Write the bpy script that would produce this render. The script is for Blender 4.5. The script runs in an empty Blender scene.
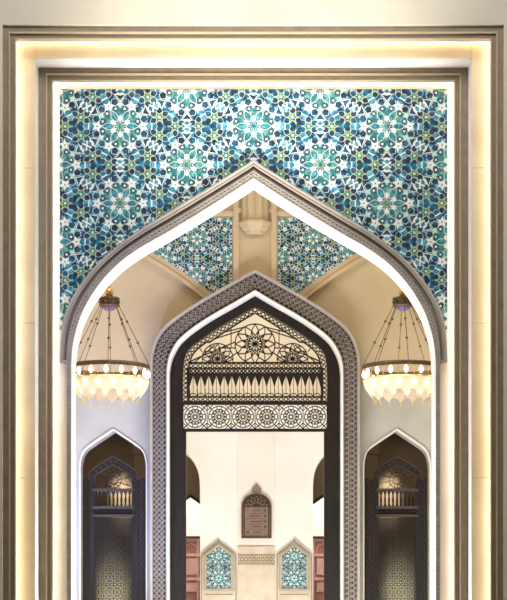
import bpy, bmesh, math, random
from mathutils import Vector
from mathutils.geometry import tessellate_polygon
random.seed(7)
scn = bpy.context.scene
COL = scn.collection
PI = math.pi
# ------------------------------------------------------------------ camera model
F, D, CX, CZ, VX, VY = 1800.0, 25.0, 0.12, 1.6, 262.0, 650.0
def S(Y): return F/(D+Y)
def X(px, Y): return (px-VX)/S(Y)+CX
def Z(py, Y): return CZ+(VY-py)/S(Y)
def P(px, py, Y): return (X(px, Y), Z(py, Y))
def L(n, Y): return n/S(Y)

# ------------------------------------------------------------------ materials
def rgb(h):
    c = [int(h[i:i+2], 16)/255 for i in (0, 2, 4)]
    return tuple([(x/12.92 if x <= .04045 else ((x+.055)/1.055)**2.4) for x in c]+[1])
def mat(name, a, b=None, scale=3.0, rough=.6, metal=0.0, bump=0.0, detail=5, lo=.35, hi=.65, emit=0, ecol=None, stretch=None, spec=.5):
    m = bpy.data.materials.new(name); m.use_nodes = True
    nt = m.node_tree; bs = nt.nodes['Principled BSDF']
    bs.inputs['Roughness'].default_value = rough; bs.inputs['Metallic'].default_value = metal
    bs.inputs['Specular IOR Level'].default_value = spec
    tc = nt.nodes.new('ShaderNodeTexCoord'); mp = nt.nodes.new('ShaderNodeMapping')
    nt.links.new(tc.outputs['Object'], mp.inputs[0])
    if stretch: mp.inputs['Scale'].default_value = stretch
    nz = nt.nodes.new('ShaderNodeTexNoise'); nz.inputs['Scale'].default_value = scale; nz.inputs['Detail'].default_value = detail
    nt.links.new(mp.outputs[0], nz.inputs['Vector'])
    cr = nt.nodes.new('ShaderNodeValToRGB')
    cr.color_ramp.elements[0].position = lo; cr.color_ramp.elements[1].position = hi
    cr.color_ramp.elements[0].color = rgb(a); cr.color_ramp.elements[1].color = rgb(b or a)
    nt.links.new(nz.outputs['Fac'], cr.inputs['Fac']); nt.links.new(cr.outputs[0], bs.inputs['Base Color'])
    if bump:
        bp = nt.nodes.new('ShaderNodeBump'); bp.inputs['Strength'].default_value = bump; bp.inputs['Distance'].default_value = .01
        nt.links.new(nz.outputs['Fac'], bp.inputs['Height']); nt.links.new(bp.outputs[0], bs.inputs['Normal'])
    if emit:
        bs.inputs['Emission Color'].default_value = rgb(ecol or a); bs.inputs['Emission Strength'].default_value = emit
    return m
M = {}
M['cream'] = mat('cream_plaster', 'cfc8b8', 'c6bfae', 1.2, .8)
M['band'] = mat('brown_stone', '766750', '84755c', 6, .45, bump=.1)
M['fillet'] = mat('pale_fillet_stone', 'b8a98e', 'aa9b80', 6, .5)
M['panel'] = mat('honey_marble', 'c4b79c', 'd2c6ac', 1.6, .4, detail=8)
M['reveal'] = mat('white_stone', 'eeeaea', 'e4e0e0', 2, .6)
M['recess'] = mat('ivory_plaster', 'efe6d6', 'e8decb', 2, .7)
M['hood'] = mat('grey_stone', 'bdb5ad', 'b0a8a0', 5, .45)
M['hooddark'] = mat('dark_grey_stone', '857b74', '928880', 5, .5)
M['chain'] = mat('carved_stone', 'bcb4ac', 'aaa29a', 8, .6)
M['chaindark'] = mat('carved_ground', '4a3f3a', '564a44', 8, .8)
M['soffit'] = mat('white_plaster', 'f4f4f2', 'eeeeec', 2, .6)
M['beige'] = mat('beige_plaster', 'cbbb9e', 'c2b193', .9, .8)
M['beige2'] = mat('beige_stone', 'c8b696', 'bdaa89', 2, .7)
M['beigeline'] = mat('beige_groove_shade', 'b29c7a', 'a89270', 4, .8)  # darker beige on a thin raised strip stands for a groove's shade
M['lower'] = mat('pale_grey_marble', 'bdbdb8', 'b2b2ac', 2.5, .5)
M['pband'] = mat('filigree_stone', '968e88', '887f79', 10, .6)
M['pground'] = mat('filigree_ground', '221a17', '2c2420', 8, .8)
M['pfillet'] = mat('portal_fillet', 'b4aca6', 'a8a09a', 5, .4)
M['pwhite'] = mat('portal_white_edge', 'eeeeee', 'e4e4e4', 5, .4)
M['wood'] = mat('dark_wood', '171210', '211b16', 5, .42, stretch=(6, 6, .6), spec=.35)
M['wood2'] = mat('darker_wood', '1c1815', '26211d', 6, .45, stretch=(6, 6, .6))
M['woodlit'] = mat('lit_wood', '423a36', '4e4640', 6, .5, stretch=(6, 6, .6))  # paler tone paints in the light caught by screen bars and mouldings
M['ivory'] = mat('ivory_wall', 'ecebe6', 'e6e2da', 1, .8)
M['ivory2'] = mat('ivory_wall_panel', 'e9e4da', 'e2dbcf', 1, .8)
M['upperback'] = mat('upper_back_beige', 'd9cab0', 'd0c0a4', 1, .8)  # beige tone of the back wall above its split
M['marble'] = mat('beige_marble', 'd0c5b2', 'c4b69e', 5, .35, detail=9)
M['marblef'] = mat('beige_marble_frame', 'c4b498', 'b6a588', 8, .5)
M['groove'] = mat('brown_groove', '8d7c60', '96866a', 8, .8)
M['bronze'] = mat('aged_bronze', '6a5c4c', '86745c', 20, .4, .7)
M['bronzepl'] = mat('bronze_plate', '7c6658', '8a7464', 12, .5, .1)
M['bronzedk'] = mat('dark_bronze', '3a2e26', '463830', 12, .5, .3)
M['signink'] = mat('sign_ink', '453630', None, 5, .7)
M['gold'] = mat('gilt', 'd6b25c', 'e8cf86', 20, .3, .8)
M['enamel'] = mat('violet_enamel', '6c5a9a', '8478b4', 30, .3)
M['pink'] = mat('mauve_wood', 'c49c96', 'b68c86', 4, .5, stretch=(5, 5, .5))
M['pinkdk'] = mat('dark_mauve_wood', '8a605a', '966a64', 4, .5)
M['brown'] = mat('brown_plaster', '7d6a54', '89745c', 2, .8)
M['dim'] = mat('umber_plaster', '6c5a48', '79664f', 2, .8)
M['floor'] = mat('polished_floor', 'cdbfa8', 'd8ccb6', 1.2, .2, detail=8)
M['led'] = mat('warm_led', 'ffe8c4', emit=20, ecol='ffeac8')
M['led2'] = mat('warm_led_inner', 'fff0dc', emit=13, ecol='fff0e0')
M['ledw'] = mat('white_led', 'fff4e0', emit=30, ecol='fff0d8')
M['lamp'] = mat('lamp_glass', 'fff6e6', emit=3.6, ecol='fff0da')
def glassy():
    m = bpy.data.materials.new('frosted_glass'); m.use_nodes = True; nt = m.node_tree
    nt.nodes.remove(nt.nodes['Principled BSDF']); out = nt.nodes['Material Output']
    t = nt.nodes.new('ShaderNodeBsdfTranslucent'); t.inputs[0].default_value = rgb('e8dcc6')
    d = nt.nodes.new('ShaderNodeBsdfDiffuse'); d.inputs[0].default_value = rgb('e4dac8')
    tr = nt.nodes.new('ShaderNodeBsdfTransparent')
    a = nt.nodes.new('ShaderNodeMixShader'); a.inputs[0].default_value = .4
    b = nt.nodes.new('ShaderNodeMixShader'); b.inputs[0].default_value = .04
    nt.links.new(t.outputs[0], a.inputs[1]); nt.links.new(d.outputs[0], a.inputs[2])
    nt.links.new(a.outputs[0], b.inputs[1]); nt.links.new(tr.outputs[0], b.inputs[2]); nt.links.new(b.outputs[0], out.inputs[0])
    return m
M['frost'] = glassy()
def mosaic(name, c0, c1, c2, sc):
    m = mat(name, c0, c2, sc, .5, detail=3, lo=.32, hi=.68, spec=.25)
    cr = [n for n in m.node_tree.nodes if n.type == 'VALTORGB'][0].color_ramp
    e = cr.elements.new(.5); e.color = rgb(c1)
    return m
TM = [mosaic('tile_blue', '0c4c68', '2489a6', '6cc0cf', 14), mosaic('tile_navy', '081c30', '0f3f5c', '1c6c8e', 14),
      mosaic('tile_green', '16606e', '38868c', '84b6a2', 16), mat('tile_white', 'efece2', 'dfe4e0', 20, .35),
      mat('tile_yellow', 'd6cf72', 'c2c260', 20, .4), mat('tile_dark', '101c2c', '1c2c3c', 20, .35), mat('tile_pale', 'cfe6c8', 'a8d4c4', 20, .35)]

# ------------------------------------------------------------------ mesh builder
class MB:
    def __init__(s): s.v = []; s.f = []; s.m = []
    def add(s, vs, fs, mi=0):
        o = len(s.v); s.v += vs
        for f in fs: s.f.append([i+o for i in f]); s.m.append(mi)
    def box(s, x0, x1, y0, y1, z0, z1, mi=0):
        if x0 > x1: x0, x1 = x1, x0
        if z0 > z1: z0, z1 = z1, z0
        s.add([(x, y, z) for x in (x0, x1) for y in (y0, y1) for z in (z0, z1)],
              [(0, 1, 3, 2), (4, 6, 7, 5), (0, 4, 5, 1), (2, 3, 7, 6), (0, 2, 6, 4), (1, 5, 7, 3)], mi)
    def prism(s, pts, y0, y1, mi=0):          # pts (x,z) simple polygon, any winding
        a = sum(pts[i][0]*pts[(i+1) % len(pts)][1]-pts[(i+1) % len(pts)][0]*pts[i][1] for i in range(len(pts)))
        if a < 0: pts = pts[::-1]
        n = len(pts)
        tri = tessellate_polygon([[Vector((p[0], p[1], 0)) for p in pts]])
        vs = [(p[0], y0, p[1]) for p in pts]+[(p[0], y1, p[1]) for p in pts]
        fs = []
        for t in tri:
            A, B, C = [pts[i] for i in t]
            ar = (B[0]-A[0])*(C[1]-A[1])-(C[0]-A[0])*(B[1]-A[1])
            if ar < 0: t = (t[0], t[2], t[1])
            fs.append(tuple(t)); fs.append((t[2]+n, t[1]+n, t[0]+n))
        for i in range(n):
            j = (i+1) % n; fs.append((i, i+n, j+n, j))
        s.add(vs, fs, mi)
    def ribbon(s, pts, w, y0, y1, mi=0, closed=False):   # pts (x,z) centre line
        n = len(pts); Lf, R = [], []
        for i in range(n):
            a = pts[(i-1) % n] if (closed or i > 0) else pts[i]; b = pts[(i+1) % n] if (closed or i < n-1) else pts[i]
            dx, dz = b[0]-a[0], b[1]-a[1]; l = math.hypot(dx, dz) or 1
            nx, nz = -dz/l*w/2, dx/l*w/2
            Lf.append((pts[i][0]+nx, pts[i][1]+nz)); R.append((pts[i][0]-nx, pts[i][1]-nz))
        vs = []
        for i in range(n): vs += [(Lf[i][0], y0, Lf[i][1]), (R[i][0], y0, R[i][1]), (R[i][0], y1, R[i][1]), (Lf[i][0], y1, Lf[i][1])]
        fs = []
        for i in range(n if closed else n-1):
            a = 4*i; b = 4*((i+1) % n)
            for k in range(4): fs.append((a+k, b+k, b+(k+1) % 4, a+(k+1) % 4))
        if not closed: fs += [(0, 1, 2, 3), (4*n-1, 4*n-2, 4*n-3, 4*n-4)]
        s.add(vs, fs, mi)
    def ring(s, cx, cz, r, w, y0, y1, n=16, mi=0):
        s.ribbon([(cx+r*math.cos(2*PI*i/n), cz+r*math.sin(2*PI*i/n)) for i in range(n)], w, y0, y1, mi, True)
    def loft(s, rows, mi=0):                 # rows of 3d points
        n = len(rows[0]); vs = [p for r in rows for p in r]; fs = []
        for j in range(len(rows)-1):
            for i in range(n-1): fs.append((j*n+i, j*n+i+1, (j+1)*n+i+1, (j+1)*n+i))
        s.add(vs, fs, mi)
    def lathe(s, prof, c=(0, 0, 0), n=24, mi=0, star=0, closed_ends=True):   # prof (r,z)
        vs, fs = [], []
        for r, z in prof:
            for i in range(n):
                a = 2*PI*i/n; rr = r*(1-star*(i % 2)); vs.append((c[0]+rr*math.cos(a), c[1]+rr*math.sin(a), c[2]+z))
        for j in range(len(prof)-1):
            for i in range(n):
                k = (i+1) % n; fs.append((j*n+i, j*n+k, (j+1)*n+k, (j+1)*n+i))
        if closed_ends: fs += [tuple(range(n))[::-1], tuple(range((len(prof)-1)*n, len(prof)*n))]
        s.add(vs, fs, mi)
    def tube(s, a, b, r, n=8, mi=0):
        a, b = Vector(a), Vector(b); d = (b-a).normalized(); u = d.orthogonal().normalized(); w = d.cross(u)
        vs = [tuple(p+u*r*math.cos(2*PI*i/n)+w*r*math.sin(2*PI*i/n)) for p in (a, b) for i in range(n)]
        fs = [(i, (i+1) % n, (i+1) % n+n, i+n) for i in range(n)]+[tuple(range(n))[::-1], tuple(range(n, 2*n))]
        s.add(vs, fs, mi)
    def build(s, name, mats, parent=None, smooth=False, loc=None):
        me = bpy.data.meshes.new(name)
        me.from_pydata(s.v, [], s.f)
        if not isinstance(mats, (list, tuple)): mats = [mats]
        for m in mats: me.materials.append(m)
        me.polygons.foreach_set('material_index', s.m)
        if smooth: me.polygons.foreach_set('use_smooth', [True]*len(me.polygons))
        me.update()
        bm = bmesh.new(); bm.from_mesh(me); bmesh.ops.recalc_face_normals(bm, faces=bm.faces) if not getattr(s, 'norecalc', 0) else None
        bm.to_mesh(me); bm.free()
        o = bpy.data.objects.new(name, me); COL.objects.link(o)
        if parent: o.parent = parent
        if loc: o.location = loc
        return o
def recenter(root, base):                    # parts carry world coordinates: offset them against the Empty
    root.location = base
    for c in root.children: c.location = Vector(c.location)-Vector(base)
def tag(o, label=None, cat=None, group=None, kind=None):
    if label: o['label'] = label
    if cat: o['category'] = cat
    if group: o['group'] = group
    if kind: o['kind'] = kind
    return o
def empty(name, label, cat, group=None, loc=(0, 0, 0)):
    o = bpy.data.objects.new(name, None); COL.objects.link(o); o.location = loc; o.empty_display_size = .2
    return tag(o, label, cat, group)
def struct(o): o['kind'] = 'structure'; return o

# ------------------------------------------------------------------ curve tools
def catmull(pts, k=12):
    P_ = [pts[0]]+list(pts)+[pts[-1]]; out = []
    for i in range(1, len(P_)-2):
        a, b, c, d = P_[i-1:i+3]
        for j in range(k):
            t = j/k
            out.append(tuple(.5*((2*b[q])+(-a[q]+c[q])*t+(2*a[q]-5*b[q]+4*c[q]-d[q])*t*t+(-a[q]+3*b[q]-3*c[q]+d[q])*t**3) for q in (0, 1)))
    out.append(tuple(pts[-1])); return out
def resample(pts, n):
    d = [0]
    for i in range(1, len(pts)): d.append(d[-1]+math.dist(pts[i], pts[i-1]))
    out = []; j = 0
    for i in range(n):
        t = d[-1]*i/(n-1)
        while j < len(d)-2 and d[j+1] < t: j += 1
        u = (t-d[j])/max(d[j+1]-d[j], 1e-9)
        out.append(tuple(pts[j][q]+(pts[j+1][q]-pts[j][q])*u for q in (0, 1)))
    return out
def arch(px_pts, Y, n=40, cx=None):
    """left-half curve given in photo pixels (springing to apex), returned full: left springing .. apex .. right springing"""
    c = resample(catmull([P(x, y, Y) for x, y in px_pts]), n)
    a = c[-1][0] if cx is None else cx
    c = [(x-a, z) for x, z in c]; c[-1] = (0.0, c[-1][1])
    return c+[(-x, z) for x, z in c[::-1][1:]]
def lerp(A, B, t): return [(a[0]+(b[0]-a[0])*t, a[1]+(b[1]-a[1])*t) for a, b in zip(A, B)]
def legs(c, z0=0.0): return [(c[0][0], z0)]+list(c)+[(c[-1][0], z0)]
def path_frames(pts, step):
    L_ = sum(math.dist(pts[i], pts[i+1]) for i in range(len(pts)-1)); n = max(2, int(round(L_/step))+1)
    r = resample(pts, n); out = []
    for i, p in enumerate(r):
        a = r[max(i-1, 0)]; b = r[min(i+1, n-1)]; dx, dz = b[0]-a[0], b[1]-a[1]; l = math.hypot(dx, dz)
        out.append((p, (-dz/l, dx/l), i*L_/(n-1)))
    return out
def inside(p, poly):
    c = False; j = len(poly)-1
    for i in range(len(poly)):
        a, b = poly[i], poly[j]
        if (a[1] > p[1]) != (b[1] > p[1]) and p[0] < (b[0]-a[0])*(p[1]-a[1])/(b[1]-a[1])+a[0]: c = not c
        j = i
    return c
def clip_convex(sub, clip):                 # clip is CCW convex
    out = sub
    for i in range(len(clip)):
        a, b = clip[i], clip[(i+1) % len(clip)]; inp = out; out = []
        if not inp: break
        side = lambda p: (b[0]-a[0])*(p[1]-a[1])-(b[1]-a[1])*(p[0]-a[0])
        for k in range(len(inp)):
            p, q = inp[k-1], inp[k]; sp, sq = side(p), side(q)
            if (sp >= 0) != (sq >= 0):
                t = sp/(sp-sq); out.append((p[0]+(q[0]-p[0])*t, p[1]+(q[1]-p[1])*t))
            if sq >= 0: out.append(q)
    return out
def clip_seg(p, q, poly, n=24):             # keeps the stretch of p-q inside poly
    ts = [i/n for i in range(n+1) if inside((p[0]+(q[0]-p[0])*i/n, p[1]+(q[1]-p[1])*i/n), poly)]
    if len(ts) < 2: return None
    g = lambda t: (p[0]+(q[0]-p[0])*t, p[1]+(q[1]-p[1])*t)
    return g(ts[0]), g(ts[-1])

# ------------------------------------------------------------------ mosaic pattern
def motif(period):
    """shapes about one rosette centre; period = distance between rosettes. returns [(layer, mat, pts)]"""
    u = period/77.0; out = []
    def pl(r, a, pts, rot=0, layer=1, m=1):
        a = math.radians(a); rot = math.radians(rot)+a
        cx, cz = r*math.cos(a), r*math.sin(a)
        out.append((layer, m, [((cx+p[0]*math.cos(rot)-p[1]*math.sin(rot))*u, (cz+p[0]*math.sin(rot)+p[1]*math.cos(rot))*u) for p in pts]))
    def ngon(n, r, ph=0, sx=1): return [(sx*r*math.cos(2*PI*i/n+ph), r*math.sin(2*PI*i/n+ph)) for i in range(n)]
    def starp(n, r, ri, ph=0):
        return [((r if i % 2 == 0 else ri)*math.cos(PI*i/n+ph), (r if i % 2 == 0 else ri)*math.sin(PI*i/n+ph)) for i in range(2*n)]
    def leaf(l, w): return [(-l, 0), (-.5*l, -.8*w), (0, -w), (.5*l, -.7*w), (l, 0), (.5*l, .7*w), (0, w), (-.5*l, .8*w)]
    for k in range(6):
        a = 60*k
        # teal ground of the rosette
        pl(11, a+30, ngon(6, 6.6), 0, 1, 2)
        pl(7.2, a+30, [(-3.6, 0), (1.8, -3), (4, 0), (1.8, 3)], 0, 2, 3)
        pl(11.8, a, leaf(6.9, 3.7), 0, 3, 3); pl(11.8, a, leaf(6.0, 3.1), 0, 4, 2); pl(10.5, a, leaf(3.4, 1.5), 0, 5, 0)
        pl(21.8, a+30, starp(4, 3.9, 1.8), 0, 2, 6)
        # white bird-shaped stars
        pl(22.8, a, starp(5, 6.2, 2.9, PI), 0, 3, 3); pl(23, a, leaf(1.5, .6), 0, 4, 2)
        # kite towards the neighbour
        pl(30, a+30, [(-5.4, 0), (2.8, -6.3), (5.0, 0), (2.8, 6.3)], 0, 1, 3)
        pl(30, a+30, [(-4.0, 0), (2.0, -4.9), (.9, 0), (2.0, 4.9)], 0, 2, 1)
        pl(34.8, a+30, leaf(2.6, 1.6), 90, 2, 0)
        # strap lines
        pl(31.5, a, [(-7, -.7), (7, -.7), (7, .7), (-7, .7)], 90, 2, 3)
        for s in (-1, 1):
            pl(18.2, a+s*15.8, ngon(4, 3.3, PI/4), 0, 3, 5); pl(18.2, a+s*15.8, ngon(4, 1.55, PI/4), 0, 4, 3 if s > 0 else 6)
            pl(25.0, a+s*17.5, ngon(5, 4.4, PI), 0, 1, 3); pl(25.0, a+s*17.5, ngon(5, 3.8, PI), 0, 2, 1)
            pl(31.0, a+s*12.5, ngon(5, 3.3, 0, 1.2), 0, 1, 1)
            if s < 0: continue
            # star of the trio
            sx, sz = 39.2, s*9.1; r = math.hypot(sx, sz); t = math.degrees(math.atan2(sz, sx))
            pl(r, a+t, starp(6, 6.6, 3.2, 0), -t, 6, 4); pl(r, a+t, starp(6, 5.1, 2.6, 0), -t, 7, 2); pl(r, a+t, ngon(6, 1.5), -t, 8, 6)
            for q in range(6):
                b = math.radians(60*q+30); qx, qz = sx+6.9*math.cos(b), sz+6.9*math.sin(b)
                rr = math.hypot(qx, qz); tt = math.degrees(math.atan2(qz, qx))
                if (qx-44.5)**2+qz**2 < 30: continue
                pl(rr, a+tt, leaf(3.8, 3.3), 60*q+30-tt, 3, 3); pl(rr, a+tt, leaf(3.4, 2.9), 60*q+30-tt, 4, 1)
        pl(40.5, a, leaf(4.2, 2.4), 90, 4, 1)
        # crossing at the midpoint between neighbours
        for w in ((35, -35) if k < 3 else ()):
            pl(38.5, a+30, [(-5.2, -.75), (5.2, -.75), (5.2, .75), (-5.2, .75)], 90+w, 5, 3)
    pl(0, 0, starp(6, 4.6, 2.9, 0), 0, 5, 4); pl(0, 0, starp(6, 3.8, 2.4, 0), 0, 6, 2); pl(0, 0, ngon(6, 1.4), 0, 7, 0)
    return out
def mosaic_panel(name, outline, Y, period, c0, label=None, cat=None, parent=None, back=.02, lay=.0016):
    mb = MB(); mb.norecalc = 1; mb.prism(outline, Y, Y+back, 0)
    if sum(outline[i][0]*outline[(i+1) % len(outline)][1]-outline[(i+1) % len(outline)][0]*outline[i][1] for i in range(len(outline))) < 0: outline = outline[::-1]
    tris = []
    for t in tessellate_polygon([[Vector((p[0], p[1], 0)) for p in outline]]):
        A, B, C = [outline[i] for i in t]
        ar = (B[0]-A[0])*(C[1]-A[1])-(C[0]-A[0])*(B[1]-A[1])
        if abs(ar) < 1e-9: continue
        if ar < 0: B, C = C, B
        tris.append(((A, B, C), min(A[0], B[0], C[0]), max(A[0], B[0], C[0]), min(A[1], B[1], C[1]), max(A[1], B[1], C[1])))
    xs = [p[0] for p in outline]; zs = [p[1] for p in outline]
    rj = random.Random(3); mo = motif(period); dx = period*math.sqrt(3)/2
    cols = int((max(xs)-min(xs))/dx)+4
    for i in range(-cols, cols+1):
        for j in range(-cols-6, cols+7):
            cx = c0[0]+i*dx; cz = c0[1]+j*period+(i % 2)*period/2
            if cx < min(xs)-period or cx > max(xs)+period or cz < min(zs)-period or cz > max(zs)+period: continue
            for layer, m, pts in mo:
                q = [(cx+p[0], cz+p[1]) for p in pts]
                a, b = min(p[0] for p in q), max(p[0] for p in q); c, d = min(p[1] for p in q), max(p[1] for p in q)
                yy = Y-lay*(layer+rj.random()*.7)
                for tri, x0, x1, z0, z1 in tris:
                    if b < x0 or a > x1 or d < z0 or c > z1: continue
                    r = clip_convex(q, tri)
                    if len(r) > 2:
                        o = len(mb.v); mb.v += [(p[0], yy, p[1]) for p in r]; mb.f.append(list(range(o, o+len(r)))); mb.m.append(m)
    o = mb.build(name, TM, parent)
    if label: tag(o, label, cat)
    return o

# ================================================================== FRONT FRAME
AX = lambda Y: VX-CX*S(Y)                    # photo column of the symmetry axis at depth Y
def hz(px, py, Y): return (abs(X(px, Y)), Z(py, Y))
def uframe(mb, o, i, y0, y1, mi=0):          # o,i = (half width, top)
    mb.prism([(-o[0], 0), (-o[0], o[1]), (o[0], o[1]), (o[0], 0), (i[0], 0), (i[0], i[1]), (-i[0], i[1]), (-i[0], 0)], y0, y1, mi)
def uf(name, po, pi, Y, y1, m, structure=True, o_abs=None, parent=None):
    mb = MB(); o = o_abs or hz(*po, Y); uframe(mb, o, hz(*pi, Y), Y, y1)
    ob = mb.build(name, m, parent)
    if structure: struct(ob)
    return ob
uf('wall_front', None, (2.3, 24.5), -.62, .42, M['cream'], o_abs=(5.2, 12.2))
uf('trim_1', (1.5, 23.7), (9, 32), -.55, -.3, M['band'])
uf('trim_2', (8.7, 31.6), (9.9, 33.1), -.57, -.4, M['fillet'])
uf('trim_3', (9.6, 32.8), (14.6, 38.2), -.52, -.44, M['band'])
uf('trim_4', (14.6, 38.2), (15.5, 39.3), -.54, -.44, M['fillet'])
# marble recess panel in slabs with open joints
o1, i1 = hz(2.6, 25, -.2), hz(34.9, 58.2, -.2)
mb = MB(); zs = [0, Z(640, -.2), Z(478, -.2), Z(323, -.2), Z(168, -.2), i1[1]]
for sgn in (-1, 1):
    for a, b in zip(zs, zs[1:]): mb.box(sgn*o1[0], sgn*i1[0], -.2, -.17, a+.004, b-.002)
xs_ = [-i1[0], -1.05, 1.05, i1[0]]
for a, b in ((-o1[0], -i1[0]+.001), (-i1[0]+.004, -1.05), (-1.046, 1.046), (1.05, i1[0]-.004), (i1[0]-.001, o1[0])): mb.box(a, b, -.2, -.17, i1[1]+.002, o1[1])
struct(mb.build('trim_5', M['panel']))
mb = MB(); uframe(mb, (o1[0], o1[1]), (i1[0]-.002, i1[1]-.002), -.17, .2); struct(mb.build('trim_6', M['reveal']))
uf('trim_7', (36, 62), (46, 73.4), .2, .3, M['band'])
uf('trim_8', (45.8, 73.2), (47, 74.7), .18, .28, M['fillet'])
uf('trim_9', (46.8, 74.5), (51.8, 80), .225, .28, M['band'])
uf('trim_10', (51.6, 79.8), (52.6, 81), .215, .28, M['fillet'])
# concealed light strips
for nm, (po, pi, Y, dy, m, lab) in {'outer': ((12.4, 35.8), (13.7, 37.2), -.27, .03, 'led', 'warm light strip hidden behind the outermost brown frame'),
                                   'inner': ((49.4, 77.4), (50.6, 78.8), .35, .025, 'led2', 'warm light strip hidden behind the inner brown frame around the blue tiles')}.items():
    mb = MB(); uframe(mb, hz(*po, Y), hz(*pi, Y), Y, Y+dy)
    tag(mb.build('light_strip', M[m]), lab, 'light strip')

# ================================================================== MAIN ARCH
YM = .3
I0 = [(71.3, 366), (72.3, 350), (75.2, 334), (82.5, 312), (96.5, 288), (117, 265), (141, 247.5), (170, 231), (210, 206.8), (254.2, 178.5)]
O0 = [(59.6, 361), (60.2, 345), (62.2, 325), (68.5, 305), (81, 284), (101, 260.5), (134, 234), (170, 211.5), (210, 187.3), (254.2, 160)]
Iarc, Oarc = arch(I0, YM, 44, AX(YM) and X(AX(YM), YM)), arch(O0, YM, 44, X(AX(YM), YM))
zsp = Z(361, YM); hch = abs(Iarc[0][0])+L(5.6, YM)
# main wall with the arch opening
mb = MB(); mb.prism([(-4.9, 0)]+legs(Iarc)+[(4.9, 0), (4.9, 11.6), (-4.9, 11.6)], .42, .9); struct(mb.build('wall_arcade', M['recess']))
root = empty('arch_surround', 'large pointed grey stone arch moulding with carved chain border and white soffit', 'arch')
T1 = lerp(Iarc, Oarc, .37)
def prof_strip(specs, A, B, zlow=None):      # specs [(t,y)]
    rows = []
    for t, y in specs:
        c = lerp(A, B, t)
        if zlow is not None: c = legs(c, zlow)
        rows.append([(p[0], y, p[1]) for p in c])
    return rows
# chain moulding runs to the floor: outer edge eased so that the legs stay 5.6 px wide
Ce = []
for a, b in zip(Iarc, T1): Ce.append(b)
def fixleg(c, h):
    out = []
    for x, z in c:
        k = min(1, max(0, (z-zsp)/(1.0)))
        out.append((x if abs(x) < h else math.copysign(h, x), z))
    return out
Ce = fixleg(Ce, hch)
mb = MB(); mb.loft([[(p[0], y, p[1]) for p in legs(c)] for c, y in
    ((Iarc, .42), (Iarc, .285), (lerp(Iarc, Ce, .12), .285), (lerp(Iarc, Ce, .12), .31), (lerp(Iarc, Ce, .88), .31), (lerp(Iarc, Ce, .88), .275), (Ce, .275), (Ce, .42))])
mb.build('chain_moulding', M['chaindark'], root)
def braid(mb, mid, w, period, ribw, y0, y1, pairs=1, loz=True):
    fr = path_frames(mid, period/8); amp = w/2
    n = len(fr)
    for ph in (0, 1):
        pts = []
        for i, (p, nn, s) in enumerate(fr):
            u = amp*math.sin(2*PI*s/period+ph*PI)
            pts.append((p[0]+nn[0]*u, p[1]+nn[1]*u))
        mb.ribbon(pts, ribw, y0-(.002 if ph else 0), y1)
    if loz:
        for i in range(2, n-2, 4):
            p, nn, s = fr[i]
            if abs(math.sin(2*PI*s/period)) < .6: continue
            tx, tz = nn[1], -nn[0]; a, b = period*.14, w*.22
            mb.prism([(p[0]+tx*a, p[1]+tz*a), (p[0]+nn[0]*b, p[1]+nn[1]*b), (p[0]-tx*a, p[1]-tz*a), (p[0]-nn[0]*b, p[1]-nn[1]*b)], y0+.003, y1)
mb = MB()
mid = legs(lerp(Iarc, Ce, .5), .02)
braid(mb, mid, L(3.6, YM), L(9, YM), L(1.0, YM), .285, .31)
for t in (.06, .94): mb.ribbon(legs(lerp(Iarc, Ce, t), .02), L(.7, YM), .27, .29)
mb.build('chain_carving', M['chain'], root)
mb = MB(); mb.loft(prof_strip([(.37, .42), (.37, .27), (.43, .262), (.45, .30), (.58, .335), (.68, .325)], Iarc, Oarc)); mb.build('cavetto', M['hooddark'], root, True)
mb = MB(); mb.loft(prof_strip([(.68, .325), (.68, .262), (.72, .255), (.745, .285), (.84, .262), (.93, .258), (.94, .275), (1, .275), (1, .42)], Iarc, Oarc))
for sgn in (-1, 1):                          # closed ends of the hood
    a, b = lerp(Iarc, Oarc, .37)[0][0], Oarc[0][0]
    mb.box(sgn*abs(a), sgn*abs(b), .275, .42, zsp-.02, zsp+.01)
mb.build('hood', M['hood'], root)
mb = MB(); c = [(p[0]*.9995, p[1]) for p in Iarc]
mb.loft([[(p[0], y, p[1]-.003) for p in legs(c, .003)] for y in (.286, .42, .903)]); mb.build('soffit', M['soffit'], root)

# mosaic around the arch
h, zt = hz(59.8, 89, .38); cut = lerp(Iarc, Oarc, .8)
cut = [p for p in cut if p[1] > Z(335, .38) and abs(p[0]) < h-.005]
outl = [(-h, cut[0][1]), (-h, zt), (h, zt), (h, cut[-1][1])]+cut[::-1]
mosaic_panel('tile_panel', outl, .395, L(77, .38), (0, Z(126.2, .38)), 'blue, white and yellow mosaic of rosettes filling the wall above the large arch', 'tile panel')

# ================================================================== HALL
YW = 6.3
mb = MB(); mb.box(-4.9, -4.6, .9, 6.8, 0, 11.6); struct(mb.build('wall_left', M['beige']))
mb = MB(); mb.box(4.6, 4.9, .9, 6.8, 0, 11.6); struct(mb.build('wall_right', M['beige']))
mb = MB(); mb.box(-5.2, 5.2, .42, 6.8, 11.6, 11.8); struct(mb.build('ceiling', M['beige']))
mb = MB(); mb.box(-12, 12, -26, 21, -.2, 0); struct(mb.build('floor', M['floor']))
ax = lambda Y: X(AX(Y), Y)
YP = 5.9
PO = [(149.8, 372), (150.1, 357), (153, 343), (161.5, 328.3), (178, 314.5), (195, 303.3), (213, 292.5), (235, 280), (254.8, 269.2)]
PI_ = [(169.6, 376), (170.4, 366), (173.6, 355), (181.5, 342), (195, 330.3), (213, 318.3), (235, 305.8), (254.8, 294)]
POa, PIa = arch(PO, YP, 34, ax(YP)), arch(PI_, YP, 34, ax(YP))
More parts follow.
